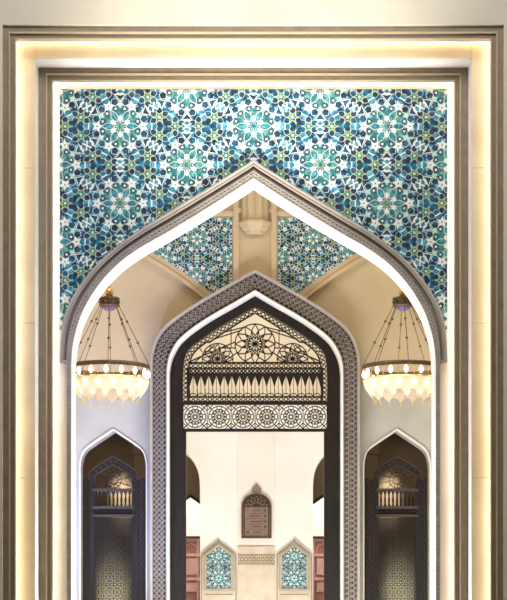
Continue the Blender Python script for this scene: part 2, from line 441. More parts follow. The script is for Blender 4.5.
# side openings
SO = [(79.9, 477), (80.2, 462), (84, 450.5), (93, 443), (103, 436.3), (113.2, 429.5)]
so = arch(SO, YW, 16)
cxs = (X(113.2, YW)+(-X(396.8, YW)))/2
def shifted(c, dx): return [(x+dx, z) for x, z in c]
soL, soR = shifted(so, cxs), shifted(so, -cxs)
zl = Z(385, YW)
pin = [p for p in PIa if p[1] < zl]; nl = len([p for p in pin if p[0] < 0])
pl_, pr_ = pin[:nl], pin[nl:]
PW = lambda c: [(x*1.0, z) for x, z in c]
mb = MB()
# wall below the cornice line, in three polygons that meet at the portal
left = [(-4.6, 0)]+legs(soL)+[(PIa[0][0], 0), (PIa[0][0], zl), (-4.6, zl)]
mb.prism(left, YW, 6.8); mb.prism([(-x, z) for x, z in left], YW, 6.8)
struct(mb.build('wall_hall_lower', M['lower']))
top = [(-4.6, zl), (PIa[0][0], zl)]+PIa+[(PIa[-1][0], zl), (4.6, zl), (4.6, 11.6), (-4.6, 11.6)]
mb = MB(); mb.prism(top, YW, 6.8); struct(mb.build('wall_hall_upper', M['beige']))
mb = MB()
for s in (-1, 1): mb.box(s*4.6, s*1.75, 6.27, 6.3, zl-.02, zl+.02)
struct(mb.build('trim_11', M['lower']))
# white rims of the two side openings
for s, c in ((-1, soL), (1, soR)):
    mb = MB(); cc = legs(c, .01); mb.ribbon(cc, .022, 6.27, 6.4)
    struct(mb.build('trim_12' if s < 0 else 'trim_13', M['soffit']))
# spandrel slab carrying the mosaics: bay arch edges
YS = 6.12
tc = [(113, 229), (130, 238.5), (152, 252), (173, 265), (192.6, 278.6), (203, 286.5), (211, 293.5), (222, 305), (232, 318)]
tcw = catmull([P(x, y, YS) for x, y in tc], 6)
tcw = [(min(x, X(113, YS)*0+x), z) for x, z in tcw]
def offset(c, d):
    out = []
    for i, p in enumerate(c):
        a, b = c[max(i-1, 0)], c[min(i+1, len(c)-1)]; dx, dz = b[0]-a[0], b[1]-a[1]; l = math.hypot(dx, dz); out.append((p[0]+dz/l*d, p[1]-dx/l*d))
    return out
low = offset(tcw, -L(9, YS)*-1*-1) if False else [(p[0]-L(4.5, YS), p[1]-L(7.5, YS)) for p in tcw]
xc = tcw[0][0]; low[0] = (xc, low[0][1]+L(1, YS)); low = [p for p in low if p[0] >= xc]
lm = [(2*xc-x, z) for x, z in low[::-1][:-1]]; lm = [(max(x, -4.58), z) for x, z in lm]
hw = 1.15
slabL = [(-4.58, low[-1][1])]+lm+low+[(low[-1][0], 4.8), (0, 4.8), (0, 11.58), (-4.58, 11.58)]
slab_cut = [(x, z) for x, z in slabL]
# keep the slab clear of the portal opening: it stops on the portal's arch
pm = lerp(PIa, POa, .5); half = [p for p in pm if p[0] <= 0]
k = [p for p in low if not inside(p, legs(pm, 0))]
hit = k[-1]; arcp = [p for p in half if p[1] > hit[1]]
slabL = [(-4.58, lm[0][1]-.3)]+lm+k+arcp+[(0, 11.58), (-4.58, 11.58)]
mb = MB(); mb.prism(slabL, YS, YW); mb.prism([(-x, z) for x, z in slabL], YS, YW)
struct(mb.build('wall_spandrel', M['beige2']))
for s, nm in ((-1, 'trim_14'), (1, 'trim_15')):
    mb = MB(); g = [((p[0]-L(2.6, YS)), p[1]-L(4.2, YS)) for p in tcw]; g = [p for p in g if p[0] >= xc and not inside(p, legs(lerp(PIa, POa, .9), 0))]
    g = [(2*xc-x, z) for x, z in g[::-1] if 2*xc-x > -4.5]+g
    mb.ribbon([(p[0]*-s, p[1]) if s > 0 else p for p in g], L(.7, YS), YS-.012, YS)
    struct(mb.build(nm, M['beigeline']))
tr = abs(X(232, YS)); ztop = Z(218, YS)
zc_ = [p for p in tcw if p[0] < -tr]
outl = [(-tr, ztop), (-tr, Z(320, YS))]+[p for p in tcw[::-1] if p[0] < -tr-.003]
outl = [p for p in outl]
# left of the apex the panel closes on a vertical edge
zap = tcw[0][1]
outl = [(-tr, ztop), (-tr, tcw[-1][1])]+[p for p in tcw[::-1] if p[0] < -tr-.003]+[(xc, ztop+.0)]
for s, lab in ((1, 'small-patterned blue and green mosaic panel left of the hanging column'), (-1, 'small-patterned blue and green mosaic panel right of the hanging column')):
    mosaic_panel('tile_panel', [(x*s, z) for x, z in outl], YS-.006, L(39.5, YS), (s*X(197, YS), Z(239, YS)), lab, 'tile panel', back=.004, lay=.0012)
# centre pilaster
root = empty('pilaster', 'beige stone pilaster with sunk panel between the two small mosaics', 'pilaster')
YC = 6.03
wo, wi = abs(X(233.5, YC)), abs(X(239, YC))
zlow_p = Z(276, YC); zcap = Z(213, YC)
mb = MB()
pmc = [p for p in lerp(PIa, POa, .75) if abs(p[0]) <= wo]
mb.prism([(-wo, pmc[0][1])]+pmc[1:-1]+[(wo, pmc[-1][1]), (wo, 11.5), (-wo, 11.5)], YC+.04, YS)
mb.build('sunk_panel', M['beige2'], root)
mb = MB()
for s in (-1, 1): mb.box(s*wo, s*wi, YC, YC+.04, pmc[0][1], 11.5)
mb.box(-wi, wi, YC, YC+.04, zcap, zcap+.08)
mb.build('border', M['beige'], root)
recenter(root, (0, 6.03, zlow_p))
mb = MB()
for s in (-1, 1): mb.box(s*(wo+.005), s*2.6, YS-.05, YS, Z(216.5, YS), Z(212, YS))
struct(mb.build('trim_16', M['beige']))
# hanging fluted column
root = empty('hanging_column', 'beige fluted half column hanging above the carved portal', 'column')
rc = .27; yc = 6.0
mb = MB()
n = 48; vs = []
zc0, zc1 = Z(222, 5.9), 11.5
prof = [(math.pi+math.pi*i/n) for i in range(n+1)]
rows = []
for z in (zc0, zc1):
    row = []
    for i, a in enumerate(prof):
        fl = .04*abs(math.sin((i/n)*PI*6))**.7 if i not in (0, n) else 0
        row.append((rc*.88*math.cos(a)*(1+0), yc+rc*1.0*math.sin(a)*.9+.03+fl, z))
    rows.append(row)
mb.loft(rows); mb.build('shaft', M['beige'], root)
mb = MB()
def halfoct(r, z): return [(r*1.0*x, yc+.03-r*y, z) for x, y in ((-1, 0), (-.98, .25), (-.52, .85), (.52, .85), (.98, .25), (1, 0))]
mb.loft([halfoct(.16, Z(231, 5.9)-.03), halfoct(.17, Z(230, 5.9)), halfoct(.225, Z(228, 5.9)), halfoct(.235, Z(226.5, 5.9)), halfoct(.275, Z(223, 5.9)), halfoct(.275, Z(221, 5.9)), halfoct(.25, Z(220.5, 5.9))])
mb.add(halfoct(.16, Z(231, 5.9)-.03), [(0, 1, 2, 3, 4, 5)]); mb.add(halfoct(.25, Z(220.5, 5.9)), [(5, 4, 3, 2, 1, 0)])
mb.build('capital', M['beige'], root)
recenter(root, (0, 6.03, Z(231, 5.9)))

# ================================================================== PORTAL
root = empty('portal_surround', 'pointed stone portal surround with carved filigree band and white inner edge', 'arch')
mb = MB(); mb.loft([[(p[0], y, p[1]) for p in legs(lerp(PIa, POa, t), .0)] for t, y in ((0, 6.3), (0, 5.93), (.03, 5.90), (.14, 5.885), (.16, 5.93))]); mb.build('inner_edge', M['pwhite'], root)
mb = MB(); mb.loft([[(p[0], y, p[1]) for p in legs(lerp(PIa, POa, t), .0)] for t, y in ((.16, 5.93), (.17, 5.95), (.88, 5.95))]); mb.build('filigree_ground', M['pground'], root)
mb = MB(); mb.loft([[(p[0], y, p[1]) for p in legs(lerp(PIa, POa, t), .0)] for t, y in ((.87, 5.95), (.87, 5.89), (.9, 5.875), (.97, 5.875), (1, 5.91), (1, 6.12))]); mb.build('outer_edge', M['pfillet'], root)
mb = MB()
per = L(10, YP)
for row in range(5):
    t = .27+.13*row; stp = L(5.4, YP)
    for q, (p, nn, s_) in enumerate(path_frames(legs(lerp(PIa, POa, t), .3), stp/2)):
        if (q+row) % 2: mb.ring(p[0], p[1], L(2.5 if row % 2 else 2.9, YP), L(.6, YP), 5.928+.001*row, 5.95, 8 if row % 2 else 6)
for t in (.19, .85): mb.ribbon(legs(lerp(PIa, POa, t), .02), L(.8, YP), 5.925, 5.95)
mb.build('filigree_carving', M['pband'], root)

# timber frame with lattice
YT = 6.08
root = empty('lattice_portal_frame', 'dark wooden portal frame with pierced rosette lattice in its arched head', 'screen')
LO = [(183, 396), (183, 376), (184.8, 357), (191, 346.5), (204, 337), (225, 323.5), (254.8, 306.3)]
LOa = arch(LO, YT, 30, ax(YT)); PIt = [(x*1.004, z) for x, z in PIa]
zr = Z(431, YT); hj = abs(X(186, YT)); hl = abs(LOa[0][0])
mb = MB()
op = [(-hj, 0), (-hj, zr), (-hl, zr)]+LOa+[(hl, zr), (hj, zr), (hj, 0)]
mb.prism([(PIt[0][0], 0)]+PIt+[(PIt[-1][0], 0)]+op[::-1], YT, YT+.16)
mb.build('frame', M['wood'], root)
y0, y1 = YT+.03, YT+.07
px = lambda a, b: P(a, b, YT)
A0 = AX(YT)
def rail(mb, ya, yb, h=hl, d=0): mb.box(-h-.01, h+.01, YT+.01-d, YT+.1, Z(ya, YT), Z(yb, YT))
mb = MB(); rail(mb, 431.3, 428.6, d=.01); rail(mb, 404.4, 401); mb.build('rail', M['wood'], root)
# bead border rings following the head and in two rows
LB = [(x*.964, z-L(2.9, YT)*(1 if abs(x) < hl*.7 else .5)) for x, z in LOa]
inn = [(x*.925, z-L(6.2, YT)*(1 if abs(x) < hl*.7 else .6)) for x, z in LOa]
mb = MB()
dn = L(4.7, YT)
LBp = [(LB[0][0], Z(399, YT))]+LB+[(LB[-1][0], Z(399, YT))]
for p, nn, s in path_frames(LBp, dn): mb.ring(p[0], p[1], L(1.9, YT), L(.95, YT), y0, y1, 8)
mb.ribbon([(inn[0][0], Z(401, YT))]+inn+[(inn[-1][0], Z(401, YT))], L(1.4, YT), y0-.01, y1)
for yy in (365.3, 398.9):
    n = int(2*abs(inn[0][0])/dn)
    for i in range(n): mb.ring(inn[0][0]+(i+.5)*2*abs(inn[0][0])/n, Z(yy, YT), L(1.9, YT), L(.95, YT), y0, y1, 8)
for ya, yb in ((363.2, 361.6), (368.6, 367.4), (397, 395.8)): mb.box(inn[0][0], -inn[0][0], y0-.01, y1, Z(ya, YT), Z(yb, YT))
mb.build('bead_border', M['wood'], root)
# lunette tracery
lun = [p for p in inn if p[1] > Z(362, YT)]; lunp = [(lun[0][0], Z(362, YT))]+lun+[(lun[-1][0], Z(362, YT))]
mb = MB(); bw = L(.95, YT)
def seg(p, q, w=bw):
    r = clip_seg(p, q, lunp)
    if r and math.dist(*r) > .01: mb.ribbon(list(r), w, y0, y1)
def wheel(c, r, n, w=bw, ph=0, petals=True):
    pt = lambda rr, a: (c[0]+rr*math.cos(a), c[1]+rr*math.sin(a))
    N = 36
    for i in range(N): seg(pt(r, 2*PI*i/N), pt(r, 2*PI*(i+1)/N), w*1.1)
    for i in range(n):
        a = ph+2*PI*i/n; b = ph+2*PI*(i+1)/n; m_ = (a+b)/2
        seg(pt(0, 0), pt(r*.42, a), w); seg(pt(r*.42, a), pt(r*.68, m_), w); seg(pt(r*.42, b), pt(r*.68, m_), w)
        seg(pt(r*.68, m_), pt(r, a), w); seg(pt(r*.68, m_), pt(r, b), w); seg(pt(r*.26, a), pt(r*.42, m_), w); seg(pt(r*.26, b), pt(r*.42, m_), w)
        seg(pt(r*.42, m_), pt(r*.68, m_), w)
c0 = (0, Z(343.5, YT)); wheel(c0, L(20, YT), 12)
for s in (-1, 1):
    c1 = (s*L(37.5, YT), Z(358.5, YT)); wheel(c1, L(15.5, YT), 12, bw*.85)
    for dx, dz, ex, ez in ((20, -2, 62, 16), (13, -14, 56, 0), (17, 8, 40, 24), (52, 12, 66, 18), (53, 8, 60, -3), (24, -18, 24, 4), (20, 4, 37, 4), (3, 20, 2, 40), (10, -17, 30, -12), (40, 1, 60, 18)):
        seg((s*L(dx, YT), c0[1]-L(dz, YT)), (s*L(ex, YT), c0[1]-L(ez, YT)))
mb.build('lunette_tracery', M['wood'], root)
# gallery of ogives
mb = MB(); xg = L(65.8, YT); n = 17; st = 2*xg/n
def ogive(t): return 1-(1-t)**1.0
top_, apx, bot = Z(372.6, YT), Z(377, YT), Z(388, YT)
comb = [(-xg, top_)]
for i in range(n):
    x0 = -xg+i*st
    comb += [(x0+.001, bot), (x0+st*.1, Z(384.5, YT)), (x0+st*.26, Z(380.3, YT)), (x0+st*.5, Z(375.8, YT)), (x0+st*.74, Z(380.3, YT)), (x0+st*.9, Z(384.5, YT))]
comb += [(xg, bot), (xg, top_)]
mb.prism(comb, y0, y1)
for i in range(n):
    x0 = -xg+i*st
    mb.box(x0+st/2-L(.28, YT), x0+st/2+L(.28, YT), y0+.01, y1, Z(396, YT), apx)
    a = [(x0+st/2+(st/2)*math.sin(q/6*PI/2)*1.0*sg, Z(388+8*(q/6)**1.3-1, YT)) for sg in (1,) for q in range(7)]
    mb.ribbon([(x0+st/2-(st/2)*(1-q/5)**.6, Z(388+(q/5)*-0+0, YT)+0) for q in range(0, 1)]+[(x0, Z(388, YT)), (x0+st*.06, Z(392, YT)), (x0, Z(396, YT))], L(.9, YT), y0, y1)
    mb.ribbon([(x0, Z(396, YT)), (x0+st*.22, Z(393.6, YT)), (x0+st*.5, Z(392.7, YT)), (x0+st*.78, Z(393.6, YT)), (x0+st, Z(396, YT))], L(.7, YT), y0, y1)
    # bead slots above
    for sg in (0, 1): mb.ribbon([(x0, Z(372.8 if sg else 368.4, YT)), (x0+st*.5, Z(368.4 if sg else 372.8, YT)), (x0+st, Z(372.8 if sg else 368.4, YT))], L(1.5, YT), y0, y1)
for sgn in (-1, 1): mb.box(sgn*xg, sgn*(xg+L(2.6, YT)), y0, y1, Z(397, YT), Z(368, YT))
mb.build('ogive_gallery', M['wood'], root)
# six rosette panels
cell = 2*hl/6
for i in range(6):
    mb = MB(); cx, cz = -hl+(i+.5)*cell, Z(416.5, YT); r = L(10.6, YT); hh = L(12.1, YT)
    pt = lambda rr, a: (cx+rr*math.cos(a), cz+rr*math.sin(a))
    w = L(.85, YT)
    for rr in (1, .7, .16): mb.ring(cx, cz, r*rr, w, y0, y1, 24)
    for q in range(12):
        a = 2*PI*q/12; b = 2*PI*(q+1)/12; m_ = (a+b)/2
        mb.ribbon([pt(r*.12, a), pt(r*.7, a)], w*.8, y0, y1); mb.ribbon([pt(r*.7, m_), pt(r, m_)], w*.8, y0, y1)
        mb.ribbon([pt(r*.7, a), pt(r*.42, m_), pt(r*.7, b)], w*.8, y0, y1)
    for sx in (-1, 1):
        mb.box(cx+sx*cell/2-w*.5, cx+sx*cell/2+w*.5, y0, y1, cz-hh, cz+hh)
        for sz in (-1, 1):
            mb.ribbon([(cx+sx*cell/2, cz+sz*hh), pt(r, math.atan2(sz, sx))], w, y0, y1)
            mb.ribbon([(cx+sx*cell*.5, cz+sz*hh*.5), (cx+sx*cell*.25, cz+sz*hh)], w*.8, y0, y1)
    mb.build('rosette_panel', M['wood'], root)
# portal reveal behind the frame
mb = MB(); c = legs(PIa, 0); mb.loft([[(p[0]*.999, y, p[1]-.002) for p in c] for y in (6.26, 6.8)]); struct(mb.build('trim_17', M['wood2']))

# ================================================================== SIDE SCREENS
YD = 6.95
for s, lab in ((-1, 'dark wooden lattice screen in the left side opening, catching bluish light'), (1, 'dark brown wooden lattice screen in the right side opening')):
    root = empty('lattice_screen', lab, 'screen')
    cx = s*abs(X(113.2, YD)*.5+(-X(397, YD))*.5)
    u = lambda n: L(n, YD)
    zz = lambda y: Z(y, YD)
    halfw = u(32.3)
    AO = [(-halfw, zz(478)), (-u(23.5), zz(478)), (-u(22), zz(470)), (-u(13), zz(463.5)), (0, zz(456.5))]
    oc = resample(catmull([(-u(24), zz(480)), (-u(23), zz(472)), (-u(13), zz(464)), (0, zz(456.5))]), 12)
    ic = resample(catmull([(-u(18.5), zz(482)), (-u(18), zz(475.5)), (-u(10.5), zz(470.5)), (0, zz(464.5))]), 12)
    oc += [(-x, z) for x, z in oc[::-1][1:]]; ic += [(-x, z) for x, z in ic[::-1][1:]]
    ocx, icx = shifted(oc, cx), shifted(ic, cx)
    mb = MB()
    mb.prism([(cx-halfw, 0), (cx-halfw, zz(478))]+ocx+[(cx+halfw, zz(478)), (cx+halfw, 0), (cx+u(19), 0), (icx[-1][0], icx[-1][1])]+icx[::-1][1:]+[(cx-u(19), 0)], YD, YD+.08)
    for sx in (-1, 1):
        for q in (19.6, 24): mb.box(cx+sx*u(q), cx+sx*u(q+.9), YD-.02, YD, 0, zz(482))
    mb.build('frame', M['wood2'], root)
    mb = MB()
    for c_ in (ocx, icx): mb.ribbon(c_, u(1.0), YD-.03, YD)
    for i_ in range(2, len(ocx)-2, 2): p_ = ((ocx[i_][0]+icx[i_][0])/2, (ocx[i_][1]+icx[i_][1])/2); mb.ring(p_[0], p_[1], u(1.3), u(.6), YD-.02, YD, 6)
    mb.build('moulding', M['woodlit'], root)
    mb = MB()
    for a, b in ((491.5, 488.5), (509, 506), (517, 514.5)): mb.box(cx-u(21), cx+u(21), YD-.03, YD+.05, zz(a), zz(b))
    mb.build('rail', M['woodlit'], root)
    mb = MB(); lp = [(icx[0][0], zz(489))]+icx+[(icx[-1][0], zz(489))]
    for rr in (4, 8): mb.ring(cx, zz(480), u(rr), u(.8), YD+.02, YD+.05, 18)
    for q in range(12):
        a = 2*PI*q/12; p0, p1 = (cx+u(4)*math.cos(a), zz(480)+u(4)*math.sin(a)), (cx+u(18)*math.cos(a+.2), zz(480)+u(18)*math.sin(a+.2)); r = clip_seg(p0, p1, lp)
        if r: mb.ribbon(list(r), u(.7), YD+.02, YD+.05)
    mb.build('lunette_tracery', M['wood2'], root)
    for q in range(9):
        mb = MB(); x = cx-u(18)+(q+.5)*u(4)
        h0, h1 = zz(506.5), zz(491); H = h1-h0
        mb.lathe([(.012, 0), (.022, H*.1), (.012, H*.2), (.02, H*.42), (.012, H*.62), (.012, H*.75), (.034, H*.98), (.036, H)], (x, YD+.03, h0), 10)
        mb.build('baluster', M['wood2'], root, True)
    mb = MB()                                # cornice row of small arches
    for q in range(10): mb.ring(cx-u(18)+(q+.5)*u(3.6), zz(511.8), u(1.3), u(.8), YD+.01, YD+.05, 8)
    mb.box(cx-u(19), cx+u(19), YD+.05, YD+.06, zz(515), zz(508)); mb.build('bead_row', M['wood2'], root)
    # lower lattice: eight-fold rings joined by crosses
    mb = MB(); cw = u(7.4)
    z = zz(518); rows = int(z/cw)
    for r_ in range(rows):
        cz = z-(r_+.5)*cw
        for q in range(5):
            x = cx+(q-2)*cw
            mb.ring(x, cz, cw*.42, u(.75), YD+.02, YD+.05, 12)
            mb.ring(x, cz, cw*.2, u(.7), YD+.02, YD+.05, 8)
            for k_ in range(4):
                a = k_*PI/2; mb.ribbon([(x+cw*.2*math.cos(a), cz+cw*.2*math.sin(a)), (x+cw*.5*math.cos(a), cz+cw*.5*math.sin(a))], u(.8), YD+.02, YD+.05)
                a += PI/4; mb.ribbon([(x+cw*.42*math.cos(a), cz+cw*.42*math.sin(a)), (x+cw*.7*math.cos(a), cz+cw*.7*math.sin(a))], u(.9), YD+.02, YD+.05)
    mb.build('lattice_panel', M['wood2'], root)
    for sx in (-1, 1):
        mb = MB(); x = cx+sx*u(28)
        for q in range(int(zz(480)/u(6))):
            cz = zz(483)-q*u(6)
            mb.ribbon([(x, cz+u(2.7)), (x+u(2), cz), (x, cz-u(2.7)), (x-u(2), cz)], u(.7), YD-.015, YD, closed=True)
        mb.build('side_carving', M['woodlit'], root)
    recenter(root, (cx, YD, 0))

# side rooms behind the screens
for s, side in ((-1, 'left'), (1, 'right')):
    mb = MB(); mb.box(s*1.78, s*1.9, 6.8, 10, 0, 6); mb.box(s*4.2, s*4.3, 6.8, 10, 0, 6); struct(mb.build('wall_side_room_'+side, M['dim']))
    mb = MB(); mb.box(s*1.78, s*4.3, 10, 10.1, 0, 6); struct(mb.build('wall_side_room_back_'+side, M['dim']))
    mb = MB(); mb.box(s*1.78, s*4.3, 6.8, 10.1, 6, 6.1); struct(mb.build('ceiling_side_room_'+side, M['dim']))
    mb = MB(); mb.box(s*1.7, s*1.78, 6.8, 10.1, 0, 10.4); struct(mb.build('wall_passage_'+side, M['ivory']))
    # carved pilaster seen through the screens
    for k_, xx in enumerate((2.2, 3.55)):
        r2 = empty('pilaster', ('brown fluted pilaster in the dim room behind the %s screen, ' % side)+('nearer the portal' if k_ == 0 else 'farther from the portal'), 'pilaster')
        mb = MB(); mb.box(s*xx-.16, s*xx+.16, 9.9, 10, 0, 5.4); mb.build('shaft', M['brown'], r2)
        mb = MB(); mb.box(s*xx-.19, s*xx+.19, 9.87, 10, 5.4, 5.6); mb.build('capital', M['brown'], r2)

# ================================================================== BACK ROOM
YB = 14.0
hb, xw = abs(X(200.3, YB)), 4.2
SB = [(200, 489), (198.8, 474.5), (193.7, 461.5), (185, 452), (175, 445), (165, 439)]
sbc = [P(x, y, YB) for x, y in SB]; sbc = resample(catmull(sbc), 14); xa = sbc[-1][0]; sh = ax(YB)
right_half = sbc                              # from springing (inner side) up to apex
cur = right_half+[(2*xa-x, z) for x, z in right_half[::-1][1:]]
mb = MB()
polyL = [(-xw, 0), (cur[-1][0], 0)]+cur[::-1]+[(cur[0][0], 0), (0, 0), (0, Z(402, YB)), (-xw, Z(402, YB))]
mb.prism(polyL, YB, YB+.6); mb.prism([(-x, z) for x, z in polyL], YB, YB+.6)
struct(mb.build('wall_back', M['ivory']))
for s, side in ((-1, 'left'), (1, 'right')):
    mb = MB(); mb.box(s*4.2, s*4.3, 10.1, 19.2, 0, 10.4); struct(mb.build('wall_back_room_'+side, M['ivory']))
    mb = MB(); mb.box(s*1.78, s*4.3, 10.1, 10.16, 0, 10.4); struct(mb.build('wall_return_'+side, M['ivory']))
mb = MB(); mb.box(-4.3, 4.3, 6.8, 14.6, 10.4, 10.5); struct(mb.build('ceiling_back_room', M['ivory']))
mb = MB(); mb.box(-xw, xw, YB, YB+.6, Z(402, YB), 10.4); struct(mb.build('wall_back_upper', M['upperback']))
# raised centre strip, dado
mb = MB(); hp = abs(X(237.6, YB)-0.0); mb.box(-hp, hp, YB-.03, YB, Z(545, YB), Z(402, YB)); struct(mb.build('trim_18', M['ivory2']))
root = empty('marble_dado', 'beige marble dado slab with carved hexagon band below the bronze sign', 'dado')
mb = MB(); hd = abs(X(238, YB)); mb.box(-hd, hd, YB-.05, YB, 0, Z(546.5, YB)); mb.build('slab', M['marble'], root)
mb = MB(); u = lambda n: L(n, YB)
nrow = 9
for r_ in range(3):
    for q in range(nrow):
        x = -hd+(q+.5+(.5 if r_ % 2 else 0))*2*hd/nrow
        if x > hd-.02: continue
        mb.ring(x, Z(556.8+r_*2.6, YB), u(1.55), u(.75), YB-.058, YB-.05, 6)
mb.box(-hd, hd, YB-.062, YB-.05, Z(555, YB), Z(554.4, YB)); mb.box(-hd, hd, YB-.062, YB-.05, Z(564.6, YB), Z(564, YB))
mb.build('hexagon_band', M['groove'], root)
for s, w_ in ((-1, 'left'), (1, 'right')):
    root = empty('framed_tile_panel', 'small pointed blue mosaic panel in beige marble frame, %s of the bronze sign' % w_, 'tile panel')
    cx = s*abs(ax(YB)-X(218.6, YB)) if False else s*(X(294, YB)-X(218.6, YB))/2
    zz = lambda y: Z(y, YB)
    mb = MB(); o_ = [(cx-u(16.8), 0), (cx-u(16.8), zz(554.5)), (cx, zz(541)), (cx+u(16.8), zz(554.5)), (cx+u(16.8), 0)]
    mb.prism(o_, YB-.05, YB); mb.build('slab', M['marble'], root)
    q_ = [(cx-u(12.4), zz(588.5)), (cx-u(12.4), zz(556)), (cx, zz(546.6)), (cx+u(12.4), zz(556)), (cx+u(12.4), zz(588.5))]
    oq = [(cx-u(14.6), zz(590.5)), (cx-u(14.6), zz(555)), (cx, zz(543.8)), (cx+u(14.6), zz(555)), (cx+u(14.6), zz(590.5))]
    mb = MB()
    mb.ribbon([((a[0]+b[0])/2, (a[1]+b[1])/2) for a, b in zip(q_, oq)], u(2.0), YB-.075, YB-.05, closed=True)
    for (a, b) in zip(oq, oq[1:]+oq[:1]):
        for i in range(int(math.dist(a, b)/u(1.6))):
            t = (i+.5)*u(1.6)/math.dist(a, b); mb.ring(a[0]+(b[0]-a[0])*t, a[1]+(b[1]-a[1])*t, u(.55), u(.3), YB-.08, YB-.05, 6)
    mb.build('frame', M['marblef'], root)
    mb = MB(); mb.ribbon([(cx-u(16.8), zz(554.5)), (cx, zz(541)), (cx+u(16.8), zz(554.5))], u(.9), YB-.08, YB-.05)
    mb.box(cx-u(14), cx+u(14), YB-.06, YB-.05, zz(595), zz(594)); mb.box(cx-u(17.6), cx-u(16.8), YB-.07, YB, 0, zz(555)); mb.box(cx+u(17.6), cx+u(16.8), YB-.07, YB, 0, zz(555))
    mb.lathe([(.012, 0), (.02, .02), (.001, .05)], (cx, YB-.065, zz(541)), 8)
    mb.build('edge_moulding', M['groove'], root)
    mosaic_panel('mosaic', q_, YB-.056, u(22.3), (cx, zz(556.2)), parent=root, back=.004, lay=.0012)
# bronze sign
root = empty('directory_sign', 'bronze arched directory sign with five lines of text and leaf finial', 'sign')
zz = lambda y: Z(y, YB)
YG = YB-.08; cx = 0.0
hw_ = u(14.8)
arcs = [(-hw_, zz(538.3)), (-hw_, zz(507.5))]+[(hw_*math.cos(PI-PI*i/20), zz(507.5)+u(14)*math.sin(PI*i/20)) for i in range(1, 20)]+[(hw_, zz(507.5)), (hw_, zz(538.3))]
mb = MB(); mb.prism(arcs, YG, YB-.03); mb.build('back_plate', M['bronzedk'], root)
mb = MB()
mb.ribbon(arcs, u(1.0), YG-.02, YG, closed=True)
mb.prism([(-u(11.6), zz(536)), (-u(11.6), zz(507.6)), (u(11.6), zz(507.6)), (u(11.6), zz(536))], YG-.015, YG)
mb.build('text_plate', M['bronzepl'], root)
mb = MB()
for i in range(7):
    a = PI*(i+.5)/7; r0, r1 = u(4.5), u(12)
    c_ = (math.cos(a), math.sin(a)); n_ = (-c_[1], c_[0]); b0 = zz(508)
    for sg in (-1, 1):
        mb.ribbon([(c_[0]*(r0+(r1-r0)*t)+n_[0]*sg*u(1.6)*math.sin(PI*t), b0+c_[1]*(r0+(r1-r0)*t)+n_[1]*sg*u(1.6)*math.sin(PI*t)) for t in [k_/8 for k_ in range(9)]], u(.5), YG-.015, YG)
for i in range(46):
    t = i/46; per_ = [(-u(13.2), zz(536.8)), (-u(13.2), zz(508)), (u(13.2), zz(536.8)), (u(13.2), zz(508))]
    s_ = -1 if i % 2 else 1; z_ = zz(509+ (i//2)*1.22)
    mb.box(s_*u(13.2)-u(.45), s_*u(13.2)+u(.45), YG-.012, YG, z_-u(.35), z_+u(.35))
for i in range(20): mb.box(-u(12)+i*u(1.25), -u(12)+i*u(1.25)+u(.7), YG-.012, YG, zz(537.4), zz(536.7))
mb.build('fretwork', M['bronzepl'], root)
mb = MB()
mb.prism([(-u(.9), zz(494)), (-u(.9), zz(491.5)), (-u(5.0), zz(491.3)), (-u(4.7), zz(489)), (-u(2.2), zz(486.3)), (0, zz(483.6)), (u(2.2), zz(486.3)), (u(4.7), zz(489)), (u(5.0), zz(491.3)), (u(.9), zz(491.5)), (u(.9), zz(494))], YG, YB-.03)
mb.build('finial', M['bronzepl'], root)
rt = random.Random(4)
for i in range(5):
    y_ = 511+i*5.4; mb = MB(); x0, x1 = ((-5.0, 5), (-8, 5), (-6.5, 5), (-4.5, 5), (-3, 4))[i]
    pts = []; n = 26
    for k_ in range(n): pts.append((u(x0+(x1-x0)*k_/(n-1)), zz(y_)+u(.55)*math.sin(k_*1.9)*rt.uniform(.4, 1.2)))
    mb.ribbon(pts, u(.55), YG-.02, YG-.015)
    for k_ in range(4):
        xx = u(rt.uniform(x0, x1)); mb.box(xx, xx+u(.5), YG-.02, YG-.015, zz(y_-1.5), zz(y_-1.0))
    ax_ = 8.5 if i < 4 else -8.5
    mb.prism([(u(ax_-1), zz(y_-.9)), (u(ax_+1), zz(y_-.9)), (u(ax_+1.3), zz(y_)), (u(ax_), zz(y_+1.2)), (u(ax_-1.3), zz(y_))], YG-.02, YG-.015)
    mb.box(-u(10.6), u(10.6), YG-.018, YG-.015, zz(y_+2.75), zz(y_+2.5))
    tag(mb.build('text_line', M['signink'], root))

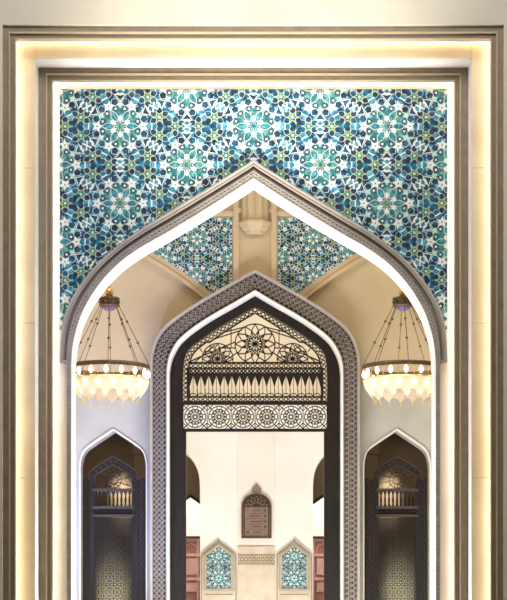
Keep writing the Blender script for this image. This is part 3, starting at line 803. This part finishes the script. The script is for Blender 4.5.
# corridor beyond: brown arch, cream wall and mauve doors
YC2, YF = 16.8, 19.0
for s, side in ((-1, 'left'), (1, 'right')):
    cxx = s*abs((X(189.5, YC2)+(-X(322.2, YC2)))/2)
    ap, sl = Z(496, YC2), L(8.5, YC2)
    hwid = 1.0
    mb = MB()
    und = [(cxx-hwid, Z(545, YC2)), (cxx-hwid+.1, Z(522, YC2)), (cxx-L(20, YC2), Z(509.5, YC2)), (cxx, ap), (cxx+L(20, YC2), Z(509.5, YC2)), (cxx+hwid-.1, Z(522, YC2)), (cxx+hwid, Z(545, YC2))]
    xin, xout = s*.35, s*4.2
    poly = [(min(xin, xout), 0), (und[0][0], 0)]+und+[(und[-1][0], 0), (max(xin, xout), 0), (max(xin, xout), 8), (min(xin, xout), 8)]
    mb.prism(poly, YC2, YC2+.25); struct(mb.build('wall_corridor_'+side, M['brown']))
    mb = MB(); mb.ribbon(und[1:-1], L(3.4, YC2), YC2-.06, YC2+.02); tr_ = struct(mb.build('trim_%d' % (19 if s < 0 else 20), M['wood2']))
    mb = MB(); mb.ribbon([(x, z+L(3.0, YC2)) for x, z in und[2:-2]], .03, YC2+.28, YC2+.3); mb.build('light_strip', M['ledw'], tr_)
    # door
    root = empty('wooden_door', 'mauve panelled door with arched inset, at the %s edge of the portal view' % side, 'door')
    dl, dr, zt_ = X(181, YF), X(201.5, YF), Z(538.5, YF)
    if s > 0: dl, dr = -dr, -dl
    w_ = dr-dl; v = lambda n: L(n, YF); zq = lambda y: Z(y, YF)
    mb = MB(); mb.box(dl-.6, dr+.6, YF-.05, YF, 0, zt_); mb.build('leaf', M['pinkdk'], root)
    mb = MB()
    xs3 = [dl-.5, dl-.1, dl, dr-v(4.5), dr+v(1), dr+.45]
    for xx in xs3: mb.box(xx, xx+v(1.6), YF-.08, YF-.05, 0, zt_)
    for ya, yb in ((556.5, 553.8), (580.5, 577.5), (541.5, 538.5), (640, 625)): mb.box(dl-.6, dr+.6, YF-.075, YF-.05, zq(ya), zq(yb))
    mid_ = (dl+dr)/2
    for xm, ww in ((mid_, w_*.3), (mid_-.62, w_*.3), (mid_+.62, w_*.3)):
        mb.ribbon([(xm-ww, zq(553)), (xm-ww, zq(548.5)), (xm-ww*.8, zq(546)), (xm, zq(543.5)), (xm+ww*.8, zq(546)), (xm+ww, zq(548.5)), (xm+ww, zq(553))], v(1.1), YF-.07, YF-.05)
        for a, b in ((575, 558.5), (592, 582.5)): mb.box(xm-ww, xm+ww, YF-.065, YF-.05, zq(a), zq(b))
    mb.build('panelling', M['pink'], root)
    mb = MB(); mb.box(dl-.7, dr+.7, YF-.12, YF, zt_, zt_+v(2)); mb.build('lintel', M['wood2'], root)
mb = MB(); mb.box(-4.3, 4.3, YF, YF+.1, 0, 8); struct(mb.build('wall_far', M['ivory']))
mb = MB(); mb.box(-4.3, 4.3, 14.6, YF+.1, 8, 8.1); struct(mb.build('ceiling_corridor', M['ivory']))

# ================================================================== CHANDELIERS
def chandelier(px_, label):
    Yc = 3.0; u = lambda n: L(n, Yc); zz = lambda y: Z(y, Yc)
    x0 = X(px_, Yc); base = (x0, Yc, zz(367.5))
    root = empty('chandelier', label, 'chandelier', 'ring chandeliers hanging behind the large arch', base)
    zb = base[2]; rel = lambda y: zz(y)-zb
    R = u(40.3)
    zhub, zring = rel(305), rel(367)
    mb = MB(); mb.lathe([(u(4), rel(310.5)), (u(6.5), rel(308.5)), (u(9), rel(306.5))], n=24); mb.build('hub_bowl', M['enamel'], root, True)
    mb = MB(); mb.lathe([(u(8.6), rel(307)), (u(10.4), rel(306)), (u(10.4), rel(304.8)), (u(9.2), rel(304)), (u(9.2), rel(300.5)), (u(10.6), rel(299.6)), (u(10.6), rel(298.2)), (u(8.5), rel(298)), (u(3), rel(295.5))], n=32, star=.03)
    for i in range(16):
        a = 2*PI*i/16; mb.lathe([(.001, -u(1.4)), (u(.9), -u(.6)), (u(.9), u(.6)), (.001, u(1.4))], (u(10)*math.cos(a), u(10)*math.sin(a), rel(302.3)), 6)
    mb.build('hub', M['bronze'], root)
    mb = MB(); mb.lathe([(u(2.6), rel(296)), (u(4.2), rel(293.5)), (u(3.4), rel(290)), (u(1.6), rel(288.5)), (u(2.2), rel(287)), (u(.8), rel(285)), (.006, rel(283))], n=16); mb.build('finial', M['gold'], root, True)
    mb = MB(); mb.tube((0, 0, rel(284)), (0, 0, 11.6-zb-.0), .012); mb.build('suspension_rod', M['bronze'], root)
    for k_ in range(8):
        a = math.radians(3+45*k_); c_, s_ = math.cos(a), math.sin(a)
        p, q = Vector((u(9.2)*c_, u(9.2)*s_, rel(305))), Vector((R*c_, R*s_, rel(366)))
        mb = MB(); mb.tube(p, q, u(.38), 6); rod = mb.build('rod', M['bronze'], root)
        for t in (.27, .62):
            mb = MB(); r = u(1.35); mb.lathe([(r*math.sin(PI*j/6)+.0005, -r*math.cos(PI*j/6)) for j in range(7)], tuple(p+(q-p)*t), 10); mb.build('bead', M['bronze'], rod, True)
    mb = MB(); mb.lathe([(R, rel(370.6)), (R+u(.5), rel(370.4)), (R+u(.5), rel(369.6)), (R, rel(369.2)), (R, rel(367.6)), (R+u(.5), rel(367.2)), (R+u(.5), rel(366.2)), (R-u(1), rel(366)), (R-u(1), rel(370.6)), (R, rel(370.6))], n=64, closed_ends=False); mb.build('ring_band', M['bronze'], root)
    mb = MB(); mb.lathe([(R-u(.3), rel(381.2)), (R+u(.4), rel(380.6)), (R-u(.3), rel(380)), (R-u(1), rel(380.6)), (R-u(.3), rel(381.2))], n=64, closed_ends=False)
    for k_ in range(16):
        a = 2*PI*(k_+.5)/16; mb.tube((R*.985*math.cos(a), R*.985*math.sin(a), rel(380.6)), (R*.985*math.cos(a), R*.985*math.sin(a), rel(370.4)), u(.3), 5)
    mb.build('lower_ring', M['gold'], root)
    for k_ in range(16):                      # lamps under the band and under the lower ring
        a = 2*PI*k_/16
        for rr, ya, yb in ((R*.97, 371, 378.5), (R*.90, 382, 389.5)):
            b_ = a+(PI/16 if ya > 380 else 0)
            h_ = rel(ya)-rel(yb); mb = MB()
            mb.lathe([(u(.8), 0), (u(1.7), -h_*.25), (u(2.1), -h_*.55), (u(1.4), -h_*.85), (.002, -h_)], (rr*math.cos(b_), rr*math.sin(b_), rel(ya)), 10); mb.build('lamp_glass', M['lamp'], root, True)
    # scalloped glass skirt
    n = 16*10; rows = []
    def sk(t, a): return (R*(.99-.26*t**1.6), rel(381+18.5*t))
    nv = 8
    for j in range(nv+1):
        row = []
        for i in range(n+1):
            a = 2*PI*i/n; f_ = abs(math.sin(8*a)); lim = 1-.34*f_**.75
            t = j/nv*lim; r, z = sk(t, a); row.append((r*math.cos(a), r*math.sin(a), z))
        rows.append(row)
    mb = MB(); mb.loft(rows); mb.build('glass_skirt', M['frost'], root, True)
    for k_ in range(16):
        a = 2*PI*k_/16; r, z = sk(1, a); mb = MB()
        mb.lathe([(.004, u(.8)), (u(.45), -u(.5)), (u(.35), -u(2)), (u(.75), -u(3.2)), (.002, -u(4.6))], (r*math.cos(a), r*math.sin(a), z), 8); mb.build('drop', M['gold'], root, True)
    li = bpy.data.lights.new('chandelier_glow', 'POINT'); li.energy = 6; li.color = (1, .93, .82); li.shadow_soft_size = .25
    lo = bpy.data.objects.new('chandelier_glow', li); COL.objects.link(lo); lo.location = (x0, Yc, zz(386))
    return root
chandelier(109.3, 'ring chandelier with glass lamps and scalloped skirt hanging on the left')
chandelier(403, 'ring chandelier with glass lamps and scalloped skirt hanging on the right')
for o in list(bpy.data.objects):
    if o.parent or 'category' not in o: continue
    n_ = o.name.split('.')[0]
    g = {'lattice_screen': 'lattice screens in the side openings', 'framed_tile_panel': 'framed mosaic panels of the back room', 'wooden_door': 'mauve doors of the corridor',
         'light_strip': 'light strips of the front frame', 'tile_panel': 'mosaic panels between the arches' if 'small' in o['label'] else None,
         'pilaster': 'pilasters of the side rooms' if 'dim room' in o['label'] else None}.get(n_)
    if g: o['group'] = g

# ================================================================== LIGHT
def area(name, loc, rot, sx, sy, e, col=(1, .93, .82)):
    l = bpy.data.lights.new(name, 'AREA'); l.shape = 'RECTANGLE'; l.size = sx; l.size_y = sy; l.energy = e; l.color = col
    o = bpy.data.objects.new(name, l); COL.objects.link(o); o.location = loc; o.rotation_euler = rot; return o
def spot(name, loc, tgt, e, ang, col, blend=.5, rad=.1):
    l = bpy.data.lights.new(name, 'SPOT'); l.energy = e; l.spot_size = math.radians(ang); l.spot_blend = blend; l.color = col; l.shadow_soft_size = rad
    o = bpy.data.objects.new(name, l); COL.objects.link(o); o.location = loc
    o.rotation_euler = (Vector(tgt)-Vector(loc)).to_track_quat('-Z', 'Y').to_euler(); return o
WARM = (1, .88, .70)
area('front_hall_light', (0, -7, 12.5), (math.radians(50), 0, 0), 6, 3, 520, (1, .96, .9))
spot('front_fill_up', (0, -5, .1), (0, 0, 11.3), 10500, 33, (1, .95, .85), 1, .3)  # added fill from below for the frame's soffit and the wall top
area('floor_uplight', (0, .6, .05), (PI, 0, 0), 4.4, .45, 420, (1, .99, .99))
area('hall_fill_top', (0, 1.3, 10.9), (math.radians(55), 0, 0), 8, .5, 100, (1, .95, .86))  # added unseen light washing the hall's back wall from above
area('hall_fill_up', (0, 3.2, .1), (math.radians(160), 0, 0), 7, 2, 410, (1, .96, .9))  # added upward fill that brightens the beige hall walls
area('back_room_light', (0, 10.6, 10.2), (math.radians(25), 0, 0), 5, 2, 190, (1, .97, .94))
area('back_room_fill_up', (0, 10.5, .1), (math.radians(140), 0, 0), 3, 1.5, 360, (1, .97, .94))  # added unseen fill, brightens the back wall from low down
area('corridor_light', (0, 18.0, 7.8), (0, 0, 0), 7, .8, 480, (1, .96, .9))
spot('cool_hall_light', (-3.7, 1.6, .4), (-2.3, 6.3, 4.9), 1700, 48, (.3, .42, 1), .8, .3)
spot('cool_front_light', (-1.4, -4, .1), (-2.25, .3, 6.3), 1000, 24, (.45, .55, 1), .9, .2)
for s in (-1, 1):
    spot('screen_glow_spot', (s*2.75, 8.9, .9), (s*2.78, 10, 2.65), 1500, 22, (.78, 1, .92), 1)  # added spot, stands in for the pale green glow behind each screen
    spot('side_room_lamp', (s*2.65, 9.3, 5.7), (s*2.6, 10, 4.6), 500, 24, (1, .95, .8), .9)
    area('side_room_ceiling_light', (s*3, 8.4, 5.9), (0, 0, 0), 1.5, 1.5, 18, (1, .86, .7))
w = bpy.data.worlds.new('World'); scn.world = w; w.use_nodes = True
w.node_tree.nodes['Background'].inputs[0].default_value = (.95, .93, .9, 1); w.node_tree.nodes['Background'].inputs[1].default_value = .16

# ================================================================== CAMERA
cd = bpy.data.cameras.new('Camera'); cam = bpy.data.objects.new('Camera', cd); COL.objects.link(cam)
cam.location = (CX, -D, CZ); cam.rotation_euler = (PI/2, 0, 0)
cd.sensor_fit = 'VERTICAL'; cd.sensor_height = 36; cd.lens = F/600*36
cd.shift_y = (VY-300)/600; cd.shift_x = -(VX-253.5)/600
cd.clip_end = 200
scn.camera = cam
scn.view_settings.view_transform = 'Standard'; scn.view_settings.look = 'None'; scn.view_settings.gamma = 1
scn.view_settings.use_curve_mapping = False; scn.view_settings.exposure = 0.15
